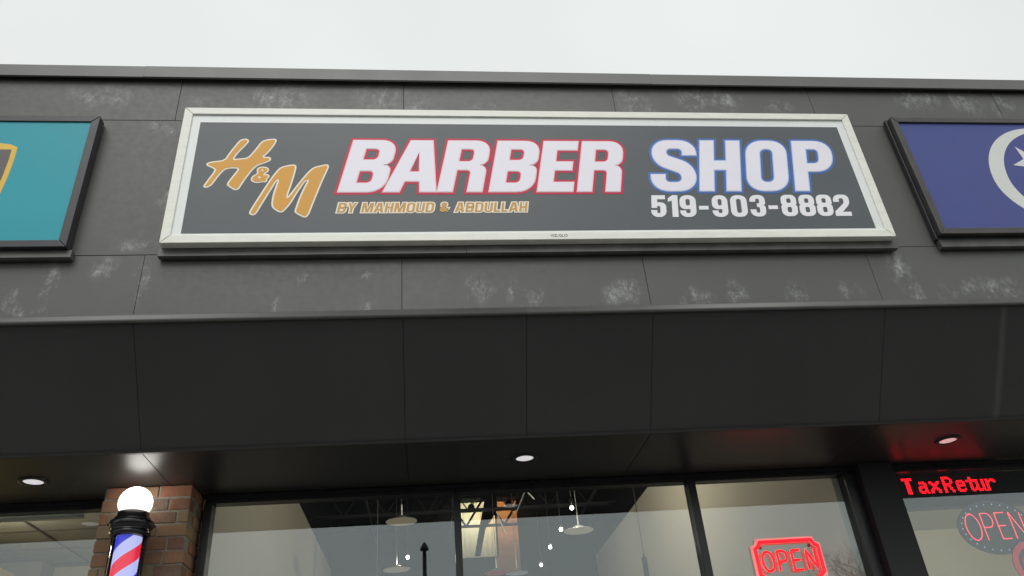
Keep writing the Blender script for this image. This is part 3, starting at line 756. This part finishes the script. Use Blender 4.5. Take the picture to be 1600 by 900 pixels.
# ------------------------------------------------------------------ teal sign, left
ts = thing('neighbour_sign', 'teal sign with gold edged brown shield in a black frame', 'sign', (-4.4, 4.30, 4.50))
framed(ts, -6.60, -2.176, 4.540, 5.634, 4.212, 4.288, .052, M['dark_frame'])
obj('teal_panel', B((-6.55, -2.226, 4.222, 4.230, 4.59, 5.585)), M['teal'], ts)
bm = bmesh.new(); prism_x(bm, [(4.288, 4.539), (4.250, 4.539), (4.244, 4.484), (4.256, 4.480), (4.288, 4.482)], -6.62, -2.150)
obj('flashing', bm, M['flashing'], ts)
q = 4.22/4.17
def shield(off):
    cx, hw = -3.06, .44
    right = [(cx+hw, 3.71), (cx+hw+.004, 3.60), (cx+hw, 3.46), (cx+hw-.015, 3.30), (cx+hw-.07, 3.20), (cx+.2, 3.10), (cx, 3.03)]
    left = [(2*cx-a, b) for a, b in right[::-1]][1:]
    topc = [(cx+hw*math.sin(t), 3.71+.055*math.cos(t)) for t in (-1.1, -.7, -.3, 0, .3, .7, 1.1)]
    p = right+left+topc
    p = orient([[(a*q, b*q+Z0) for a, b in p]])[0]
    return grow(p, off) if off else p
bm = bmesh.new(); shape(bm, [shield(0)], 4.2212, .0006); obj('shield_border', bm, M['shield_gold'], ts)
bm = bmesh.new()
pts = shield(-.034); 
shape(bm, [[(a, min(b, 3.690*q+Z0)) for a, b in pts]], 4.2200, .0006); obj('shield_field', bm, M['shield_brown'], ts)
bm = bmesh.new()
def rp(pts, dx): return orient([roundpoly([(a+dx, b, *c) for a, b, *c in pts])])[0]
uu = [(0,.42),(0,0,.14),(.36,0),(.36,.42),(.25,.42),(.25,.10),(.13,.10,.04),(.13,.42)]
pp = [(0,-.18),(.12,-.18),(.12,0),(.36,0,.14),(.36,.42,.14),(0,.42)]
ss = [(0,.12),(0,0),(.33,0,.13),(.33,.25,.10),(.13,.29,.03),(.13,.32,.02),(.31,.32),(.31,.42),(0,.42,.13),(0,.18,.1),(.2,.14,.03),(.2,.12,.02)]
for g, dx in ((uu, 0), (pp, .43), (ss, .86)):
    c = [(((a*.56)+(-3.06-.34))*q, (3.295+b*.56)*q+Z0) for a, b in rp(g, dx)]
    shape(bm, [orient([c])[0]], 4.2188, .0006)
obj('shield_lettering', bm, M['shield_gold'], ts)

# ------------------------------------------------------------------ blue sign, right
bs = thing('neighbour_sign', 'indigo blue sign with pale crescent and star in a dark frame', 'sign', (6.0, 4.30, 4.50))
framed(bs, 3.655, 8.6, 4.575, 5.690, 4.206, 4.250, .050, M['brown_frame'])
framed(bs, 3.640, 8.615, 4.560, 5.702, 4.2515, 4.288, .030, M['dark_frame'], name='rear_frame')
obj('blue_panel', B((3.703, 8.552, 4.222, 4.230, 4.624, 5.641)), M['indigo'], bs)
bm = bmesh.new(); prism_x(bm, [(4.288, 4.559), (4.254, 4.559), (4.248, 4.492), (4.258, 4.488), (4.288, 4.490)], 3.655, 8.62)
obj('flashing', bm, M['flashing'], bs)
q = 4.22/4.18
def crescent():
    oc, orr = (4.758, 3.440), .517; ic, ir = (4.842, 3.447), .477
    o_ = [(oc[0]+orr*math.cos(t), oc[1]+(orr if math.sin(t) > 0 else .412)*math.sin(t)) for t in [R(58+i*244/60) for i in range(61)]]
    i_ = [(ic[0]+ir*math.cos(t), ic[1]+(ir if math.sin(t) > 0 else .385)*math.sin(t)) for t in [R(66+i*228/60) for i in range(61)]]
    return o_+i_[::-1]
bm = bmesh.new(); shape(bm, [orient([[(a*q, b*q+Z0) for a, b in crescent()]])[0]], 4.2205, .0012); obj('crescent', bm, M['emblem'], bs)
bm = bmesh.new(); st = []
for i in range(10):
    t = R(117+36*i); rr = .176 if i % 2 == 0 else .070
    st.append(((4.632+rr*math.cos(t))*q, (3.611+rr*math.sin(t))*q+Z0))
shape(bm, [orient([st])[0]], 4.2200, .0016); obj('star', bm, M['emblem'], bs)

# ------------------------------------------------------------------ downlights
def downlight(x, y, label, lens):
    t = thing('downlight', label, 'downlight', (x, y, ZS), 'recessed downlights in the soffit')
    bm = bmesh.new(); lathe(bm, [(.062, -.001), (.062, -.008), (.090, -.010), (.092, -.001)], x, y, ZS, 40)
    obj('trim_ring', bm, M['frame'], t, True)
    bm = bmesh.new(); lathe(bm, [(0, -.003), (.061, -.003)], x, y, ZS, 32); obj('lens', bm, M[lens], t)
    return t
downlight(.694, 5.19, 'round recessed downlight above the middle shop window', 'lens')
downlight(-2.52, 5.25, 'round recessed downlight left of the brick pier', 'lens')
downlight(3.84, 5.19, 'round recessed downlight in red glow above the red LED board', 'lens_pink')

# ------------------------------------------------------------------ barber pole
bx, by = -1.866, 5.27
bp = thing('barber_pole', 'lit barber pole with white globe and black cap on brick pier', 'barber pole', (bx, by, 2.05))
ZG = 3.240
bm = bmesh.new(); ball(bm, (bx, by, ZG), .104, 40); obj('globe', bm, M['globe'], bp, True, loc=(bx, by, ZG))
bm = bmesh.new()
lathe(bm, [(0, 3.162), (.086, 3.162), (.090, 3.176), (.095, 3.174), (.098, 3.146), (.110, 3.138), (.112, 3.124), (.130, 3.116), (.134, 3.104), (.132, 3.080), (.122, 3.070), (.117, 3.068),
           (.117, 3.052), (.122, 3.048), (.122, 3.034), (.112, 3.024), (.098, 3.020), (0, 3.020)], bx, by, 0, 48)
obj('cap', bm, M['gloss_black'], bp, True)
cp = bp.children[-1]; cp.data.polygons.foreach_set('use_smooth', [True]*len(cp.data.polygons))
for a in range(6):
    an = R(20+60*a); ball_b = bmesh.new(); ball(ball_b, (bx+.133*math.cos(an), by+.133*math.sin(an), 3.094), .011, 10); obj('cap_screw', ball_b, M['gloss_black'], bp, True)
bm = bmesh.new(); lathe(bm, [(.0765, 2.26), (.0765, 3.018)], bx, by, 0, 48); obj('striped_cylinder', bm, M['stripes'], bp, True, loc=(bx, by, 2.26))
bm = bmesh.new(); lathe(bm, [(.098, 2.26), (.098, 3.019)], bx, by, 0, 48); obj('glass_cylinder', bm, M['tube_glass'], bp, True)
bm = bmesh.new()
for i in range(16):      # black half shell behind the glass
    a0, a1 = R(-8+i*12.25), R(-8+(i+1)*12.25)
    v = [bm.verts.new((bx+r_*math.cos(a), by+r_*math.sin(a), z_)) for a, r_, z_ in ((a0,.101,2.26),(a1,.101,2.26),(a1,.101,3.019),(a0,.101,3.019))]
    bm.faces.new(v)
bmesh.ops.remove_doubles(bm, verts=bm.verts, dist=1e-5)
hs_ = obj('half_shell', bm, M['gloss_black'], bp, True); sm = hs_.modifiers.new('solid', 'SOLIDIFY'); sm.thickness = .006; sm.offset = 1
bm = bmesh.new()
lathe(bm, [(0, 2.26), (.112, 2.26), (.122, 2.245), (.134, 2.225), (.134, 2.19), (.110, 2.17), (.085, 2.13), (.04, 2.09), (0, 2.07)], bx, by, 0, 48)
obj('bottom_cap', bm, M['gloss_black'], bp, True)
for a in (3.05, 2.18): obj('wall_bracket', B((bx-.04, bx+.04, by+.09, YP+.002, a, a+.06)), M['gloss_black'], bp, bevel=.004)

# ------------------------------------------------------------------ neon OPEN sign
nx, nz, nw, nh = 2.652, 2.735, .500, .285
YN = YG-.030
ns = thing('open_sign', 'red neon OPEN sign with notched border at the right shop window pane', 'neon sign', (nx, YN, nz-.15))
def notched(w_, h_, r_):
    pts = []
    for cx, cz, a0 in ((w_/2, h_/2, 180), (w_/2, -h_/2, 90), (-w_/2, -h_/2, 0), (-w_/2, h_/2, 270)):
        # concave quarter round at each corner
        arc = [(cx+r_*math.cos(R(a0+90*i/6)), cz+r_*math.sin(R(a0+90*i/6))) for i in range(7)]
        if cx > 0 and cz > 0: arc = arc[::1]
        pts.append(arc)
    tr, br, bl, tl = pts
    out = []
    out += [p for p in sorted(tr, key=lambda p: p[0])]
    out += [p for p in sorted(br, key=lambda p: -p[0])]
    out += [p for p in sorted(bl, key=lambda p: p[0])][::-1]
    out += [p for p in sorted(tl, key=lambda p: p[0])]
    def bow(p): return (p[0], p[1]+(.012*(1-(2*p[0]/w_)**2) if p[1] > 0 else -.012*(1-(2*p[0]/w_)**2)))
    return [bow(p) for p in out]
def ring_clean(pts):
    out = []
    n = len(pts)
    for i in range(n):
        a, b = Vector(pts[i]), Vector(pts[(i+1) % n]); m_ = max(1, int((b-a).length/.03))
        for j in range(m_): out.append(tuple(a.lerp(b, j/m_)))
    return out
ct = ring_clean(notched(nw, nh, .042))
oc = orient([[(nx+a, nz+b) for a, b in ct]])[0]
bm = bmesh.new(); shape(bm, [grow(oc, .021), grow(oc, .004)[::-1]], YN+.010, .008); obj('lit_edge', bm, M['neon_edge'], ns)
bm = bmesh.new(); tube(bm, [(a, YN-.004, b) for a, b in grow(oc, -.008)], .0125, 10, closed=True); obj('border_tube', bm, M['neon'], ns, True)
def arcpts(cx, cz, rx, rz, a0, a1, n=20): return [(cx+rx*math.cos(R(a0+(a1-a0)*i/n)), cz+rz*math.sin(R(a0+(a1-a0)*i/n))) for i in range(n+1)]
def strokes(ch):
    if ch == 'O': return [arcpts(.5, .5, .5, .5, 90, 450, 28)]
    if ch == 'P': return [[(0, 0), (0, 1), (.55, 1)]+arcpts(.55, .73, .42, .27, 90, -90, 12)+[(0, .46)]]
    if ch == 'E': return [[(.9, 1), (0, 1), (0, .5), (0, 0), (.9, 0)], [(0, .5), (.75, .5)]]
    if ch == 'N': return [[(0, 0), (0, 1), (.95, 0), (.95, 1)]]
for ch, x0, wd in (('O', -.205, .085), ('P', -.085, .070), ('E', .025, .072), ('N', .136, .072)):
    bm = bmesh.new()
    for stq in strokes(ch):
        pts = []
        for i in range(len(stq)-1):
            a, b = Vector(stq[i]), Vector(stq[i+1])
            for j in range(3): pts.append(a.lerp(b, j/3))
        pts.append(Vector(stq[-1]))
        tube(bm, [(nx+x0+p.x*wd, YN-.004, nz-.070+p.y*.138) for p in pts], .0085, 8)
    obj('letter_tube', bm, M['neon'], ns, True)
bm = bmesh.new()
for sx in (-.19, .19):
    bm = bmesh.new(); tube(bm, [(nx+sx, YN+.019, nz+.105), (nx+sx, YG-.0035, nz+.105)], .008, 12, .013); obj('suction_cup', bm, M['tube_grey'], ns, True)

# ------------------------------------------------------------------ LED ticker board
tx0, tz0, tz1 = 3.62, 3.082, 3.358
YT = YG+.056
tk = thing('led_board', 'black LED board running red text Tax Retur under the soffit', 'led board', (4.6, YT+.04, tz0))
obj('housing', B((tx0, 5.75, YT+.004, YT+.09, tz0, tz1)), M['board'], tk, bevel=.004)
F = {'T': ['1111111','1111111','0011100','0011100','0011100','0011100','0011100','0011100','0011100','0011100','0011100','0011100'],
'a': ['0000000','0000000','0000000','0111100','0111110','0000110','0111110','1111110','1100110','1100110','1111110','0111011'],
'x': ['0000000','0000000','0000000','1100011','1110111','0111110','0011100','0011100','0111110','1110111','1100011','1100011'],
'R': ['1111100','1111110','1100011','1100011','1100011','1111110','1111100','1101100','1100110','1100110','1100011','1100011'],
'e': ['0000000','0000000','0000000','0111100','1111110','1100110','1111110','1111110','1100000','1100010','1111110','0111100'],
't': ['0000000','0011000','0011000','1111110','1111110','0011000','0011000','0011000','0011000','0011010','0011110','0001100'],
'u': ['0000000','0000000','0000000','1100110','1100110','1100110','1100110','1100110','1100110','1100110','1111110','0111011'],
'r': ['0000000','0000000','0000000','1101110','1111111','1110011','1100000','1100000','1100000','1100000','1100000','1100000']}
bm = bmesh.new(); ptch = .0105; cx = 3.775
for ch, cx in zip('TaxRetur', (3.782, 3.908, 4.006, 4.122, 4.236, 4.325, 4.402, 4.492)):
    for r_, row in enumerate(F[ch]):
        for c_, b_ in enumerate(row):
            if b_ == '1':
                x = cx+c_*.0128; z = 3.318-r_*.0107; rr = .0043
                v = [bm.verts.new((x+rr*math.cos(R(60*i)), YT+.0015, z+rr*math.sin(R(60*i)))) for i in range(6)]
                bm.faces.new(v)
obj('dotted_lettering', bm, M['led_red'], tk)
bm = bmesh.new()
x = 3.70
while x < 5.7:
    for r_ in range(16):
        z = 3.330-r_*.0107; rr = .0026
        bm.faces.new([bm.verts.new((x+rr*a, YT+.0032, z+rr*b)) for a, b in ((1, 0), (0, 1), (-1, 0), (0, -1))])
    x += ptch
obj('dot_print', bm, M['tube_grey'], tk)

# ------------------------------------------------------------------ oval LED OPEN sign
ox, oz, orx, orz = 4.415, 2.905, .310, .205
YO = YG+.040
os_ = thing('open_sign', 'grey oval LED sign with dotted red OPEN and small blue lights', 'led sign', (ox, YO, oz-.2))
ell = [(ox+orx*math.cos(R(i*5)), oz+orz*math.sin(R(i*5))) for i in range(72)]
bm = bmesh.new(); shape(bm, [ell], YO, .018); obj('oval_board', bm, M['acrylic'], os_, bevel=.003)
def dots(bm, pts, r_, y):
    for x, z in pts: bm.faces.new([bm.verts.new((x+r_*math.cos(R(60*i)), y, z+r_*math.sin(R(60*i)))) for i in range(6)])
bm = bmesh.new(); pts = []
for ch, x0, wd in (('O', -.247, .118), ('P', -.100, .090), ('E', .022, .085), ('N', .140, .095)):
    for stq in strokes(ch):
        carry = 0
        for i in range(len(stq)-1):
            a = Vector((ox+x0+stq[i][0]*wd, oz-.092+stq[i][1]*.20)); b = Vector((ox+x0+stq[i+1][0]*wd, oz-.092+stq[i+1][1]*.20))
            L = (b-a).length; s = carry
            while s < L: pts.append(tuple(a.lerp(b, s/L))); s += .0115
            carry = s-L
dots(bm, pts, .0052, YO-.0015); obj('dotted_lettering', bm, M['led_pink'], os_)
bm = bmesh.new(); dots(bm, [(ox+(orx-.03)*math.cos(R(i*360/26)), oz+(orz-.028)*math.sin(R(i*360/26))) for i in range(26)], .0052, YO-.0015); obj('border_dot_pattern', bm, M['led_blue'], os_)
bm = bmesh.new(); tube(bm, [(ox+.09, YO+.01, oz-orz+.01), (ox+.10, YO+.012, oz-orz-.08), (ox+.13, YO+.014, oz-orz-.35), (ox+.14, YO+.014, oz-orz-.9)], .003, 6); obj('power_cable', bm, M['cable'], os_)
bm = bmesh.new()
for sx in (-.15, .15):
    bm = bmesh.new(); tube(bm, [(ox+sx, YO+.01, oz+.17), (ox+sx, YO+.01, tz0+.01)], .0012, 6)
    obj('hanging_wire', bm, M['wire'], os_)

# red ring in the same window
rg = thing('ring_sign', 'round red ring sign below the oval OPEN sign', 'sign', (4.60, YG+.02, 2.45))
bm = bmesh.new(); cxr, czr = 4.600, 2.612
circ = lambda r_: [(cxr+r_*math.cos(R(i*6)), czr+r_*math.sin(R(i*6))) for i in range(60)]
shape(bm, [circ(.170), circ(.128)[::-1]], YG+.016, .012); obj('outer_ring', bm, M['ring_red'], rg)
bm = bmesh.new(); shape(bm, [circ(.092), circ(.045)[::-1]], YG+.016, .012); obj('inner_ring', bm, M['ring_red'], rg)
bm = bmesh.new(); shape(bm, [circ(.172)], YG+.029, .004); obj('backing_disc', bm, M['acrylic'], rg)

# ------------------------------------------------------------------ lamps inside the barber shop, then added fill lights
def point(name, loc, power, col=(1, .9, .75), r=.06):
    l_ = bpy.data.lights.new(name, 'POINT'); l_.energy = power; l_.color = col; l_.shadow_soft_size = r
    o_ = bpy.data.objects.new(name, l_); C.objects.link(o_); o_.location = loc; return o_
def spot_lamp(x, y, z, label):
    t = thing('track_spotlight', label, 'spotlight', (x, y, z), 'small spotlights under the shop ceiling')
    bm = bmesh.new(); ball(bm, (x, y, z), .027, 16); obj('bulb', bm, M['bulb'], t, True)
    bm = bmesh.new(); lathe(bm, [(.012, .13), (.026, .12), (.032, .040), (.030, .034), (.022, .115), (.012, .13)], x, y, z, 20); obj('can', bm, M['frame'], t, True)
    bm = bmesh.new(); tube(bm, [(x, y, z+.15), (x, y, 5.42)], .008, 6); obj('stem', bm, M['joist'], t)
    return t
zsp = 2.90+Z0
s0 = spot_lamp(1.97, 10.4, zsp, 'nearest bright spotlight in the row of four behind the middle window')
s1 = dup(s0, (1.98, 11.5, zsp), 'second spotlight in the row behind the middle window, beside the disc lamp')
s2 = dup(s0, (1.96, 12.55, zsp), 'third spotlight in the row behind the middle window')
s3 = dup(s0, (1.97, 13.8, zsp), 'farthest and lowest spotlight in the row behind the middle window')
s4 = dup(s0, (-.27, 12.7, zsp), 'single bright spotlight above the lower disc lamp in the left window')
for i, (x, y) in enumerate(((1.97, 10.4), (1.97, 12.5), (-.27, 12.7))): point('spot_glow', (x, y, zsp-.05), 9, r=.004)
def disc_lamp(x, y, z, label, under='disc_lit', rad=.20, grp='saucer pendant lamps inside the shop'):
    t = thing('disc_pendant', label, 'pendant lamp', (x, y, z), grp)
    bm = bmesh.new(); lathe(bm, [(rad, 0), (rad, .010), (rad*.75, .022), (rad*.42, .036), (rad*.36, .06), (rad*.2, .075), (0, .078)], x, y, z, 36); obj('shade', bm, M['shade_glass'], t, True)
    bm = bmesh.new(); lathe(bm, [(0, .004), (rad*.985, .002)], x, y, z, 36); obj('diffuser', bm, M[under], t)
    bm = bmesh.new(); tube(bm, [(x, y, z+.07), (x, y, 5.9)], .006, 6); tube(bm, [(x, y, z+.07), (x, y, z+.22)], .014, 10); obj('stem', bm, M['steel'], t)
    return t
def at(xy, zy, z): y = z/zy; return xy*y, y
for (xy, zy, z, lab, un, rad) in ((.195, .249, 2.66, 'pale saucer lamp beside the row of spotlights in the middle window', 'disc_lit', .205),
                             (-.029, .272, 2.76, 'upper saucer lamp against the dark ceiling in the left window', 'disc_lit', .20),
                             (-.035, .214, 2.72, 'lower saucer lamp under the single spotlight in the left window', 'disc_lit', .205),
                             (.087, .2035, 2.72, 'dim red saucer lamp at the bottom of the middle window', 'disc_red', .20),
                             (.112, .2015, 2.72, 'white saucer lamp beside the dim red one', 'disc_white', .18)):
    x, y = at(xy, zy, z); disc_lamp(x, y, z+Z0, lab, un, rad)
# slim hanging tubes near the glass
def tube_lamp(x, y, ztop, label):
    t = thing('tube_pendant', label, 'pendant lamp', (x, y, ztop-.55), 'slim tube pendants near the glass')
    bm = bmesh.new(); tube(bm, [(x, y, ztop-.55), (x, y, ztop)], .021, 16); tube(bm, [(x, y, ztop), (x, y, ztop+.025)], .008, 8); obj('tube', bm, M['tube_grey'], t)
    bm = bmesh.new(); tube(bm, [(x, y, ztop+.02), (x, y, 5.9)], .0032, 6); obj('wire', bm, M['wire'], t)
    return t
YT2 = 6.45
tube_lamp(.275*YT2-.005, YT2, .212*YT2+Z0, 'slim grey tube pendant on a thin wire in front of the right wall')
tube_lamp(-.0585*YT2, YT2, .155*YT2+Z0, 'slim grey tube pendant on a thin wire in the left window')
# fill lights added above the line of sight to brighten the shop
point('shop_fill_light', (.3, 7.4, 4.45), 24, (1, .95, .86), .05)
point('shop_fill_light', (1.7, 8.9, 4.80), 92, (1, .90, .72), .05)
def wall_fill(x, y, z, power, col, label):  # added fill light, with a made-up can that hides it from the camera
    t = thing('wall_fill_can', label, 'spotlight', (x, y, z), 'black cans hiding added fill lights at the rear wall')
    bm = bmesh.new(); lathe(bm, [(0, -.09), (.055, -.085), (.065, .07), (.058, .07), (.048, -.07), (0, -.075)], 0, 0, 0, 20)
    bmesh.ops.rotate(bm, verts=bm.verts, cent=(0, 0, 0), matrix=Matrix.Rotation(R(-75), 3, 'X')); bmesh.ops.translate(bm, verts=bm.verts, vec=(x, y, z))
    obj('can', bm, M['frame'], t, True)
    bm = bmesh.new(); tube(bm, [(x, y, z+.05), (x, y, 5.97)], .01, 8); obj('stem', bm, M['frame'], t)
    point('wall_fill_light', (x, y+.055, z+.012), power, col, .02)
wall_fill(1.56, 14.45, 5.78, 14, (1, .58, .24), 'black can hiding an added fill light for the orange timber panel')
wall_fill(.86, 14.40, 5.72, 17, (1, .94, .78), 'black can hiding an added fill light for the cream corrugated panel')
point('left_unit_fill', (-2.8, 6.35, 3.62), 7, (1, .90, .74), .05)  # this and the next two: unseen fill lights added for the neighbour units
point('left_unit_fill', (-3.5, 6.75, 3.45), 13, (1, .88, .62), .05)
point('right_unit_fill', (5.1, 6.2, 3.50), 66, (1, .91, .68), .05)

# ------------------------------------------------------------------ bare trees across the car park (seen mirrored in the glass)
def bare_tree(x, y, h, label, seed):
    rnd = random.Random(seed)
    t = thing('bare_tree', label, 'tree', (x, y, 0), 'bare trees across the car park')
    tr = bmesh.new(); cr = bmesh.new()
    tube(tr, [(x, y, -.05), (x+.05, y, h*.14), (x+.02, y+.05, h*.28)], h*.022, 8, h*.016); obj('trunk', tr, M['bark'], t, True)
    def grow_b(p, d, L, r_, lev):
        e = p+d*L; m_ = p+d*L*.5+Vector((rnd.uniform(-1, 1), rnd.uniform(-1, 1), rnd.uniform(-.3, .6)))*L*.06
        tube(cr, [p, m_, e], r_, 5 if lev < 3 else 3, r_*.62)
        if lev >= 7: return
        for i in range(rnd.choice((2, 3, 3)) if lev < 6 else 2):
            q_ = p+d*L*rnd.uniform(.55, 1.0)
            v = Vector((rnd.gauss(0, 1), rnd.gauss(0, 1), rnd.gauss(.25, .7))).normalized()
            grow_b(q_, (d*0.95+v*.85+Vector((0, 0, .12))).normalized(), L*rnd.uniform(.62, .82), max(r_*.62, .007), lev+1)
    top = Vector((x+.02, y+.05, h*.27))
    for i in range(5):
        a = i*1.256+rnd.uniform(-.3, .3)
        grow_b(top, Vector((math.cos(a)*.55, math.sin(a)*.55, 1)).normalized(), h*.23, h*.008, 1)
    zm = max(v.co.z for v in cr.verts); f_ = h/zm
    bmesh.ops.scale(cr, verts=cr.verts, vec=(1, 1, f_), space=Matrix.Identity(4)); print('tree', zm)
    obj('crown', cr, M['bark'], t); return t
bare_tree(24.6, -34.5, 12.2, 'bare leafless tree mirrored in the right shop window', 3)

# tall lamp post in the car park (its dark outline is mirrored in the left pane)
lx, ly, lh = -.02, -13.5, 7.40
lp = thing('lamp_post', 'black car park lamp post with spade shaped head mirrored in the left shop pane', 'lamp post', (lx, ly, 0))
bm = bmesh.new(); lathe(bm, [(0, 0), (.22, 0), (.22, .5), (.11, .6), (.075, 1.0), (.062, lh), (0, lh)], lx, ly, 0, 20); obj('post', bm, M['frame'], lp, True)
bm = bmesh.new(); lathe(bm, [(0, 0), (.05, 0), (.05, .06), (.135, .09), (.13, .15), (.085, .24), (.035, .32), (0, .36)], lx, ly, lh, 24); obj('lamp_head', bm, M['frame'], lp, True)
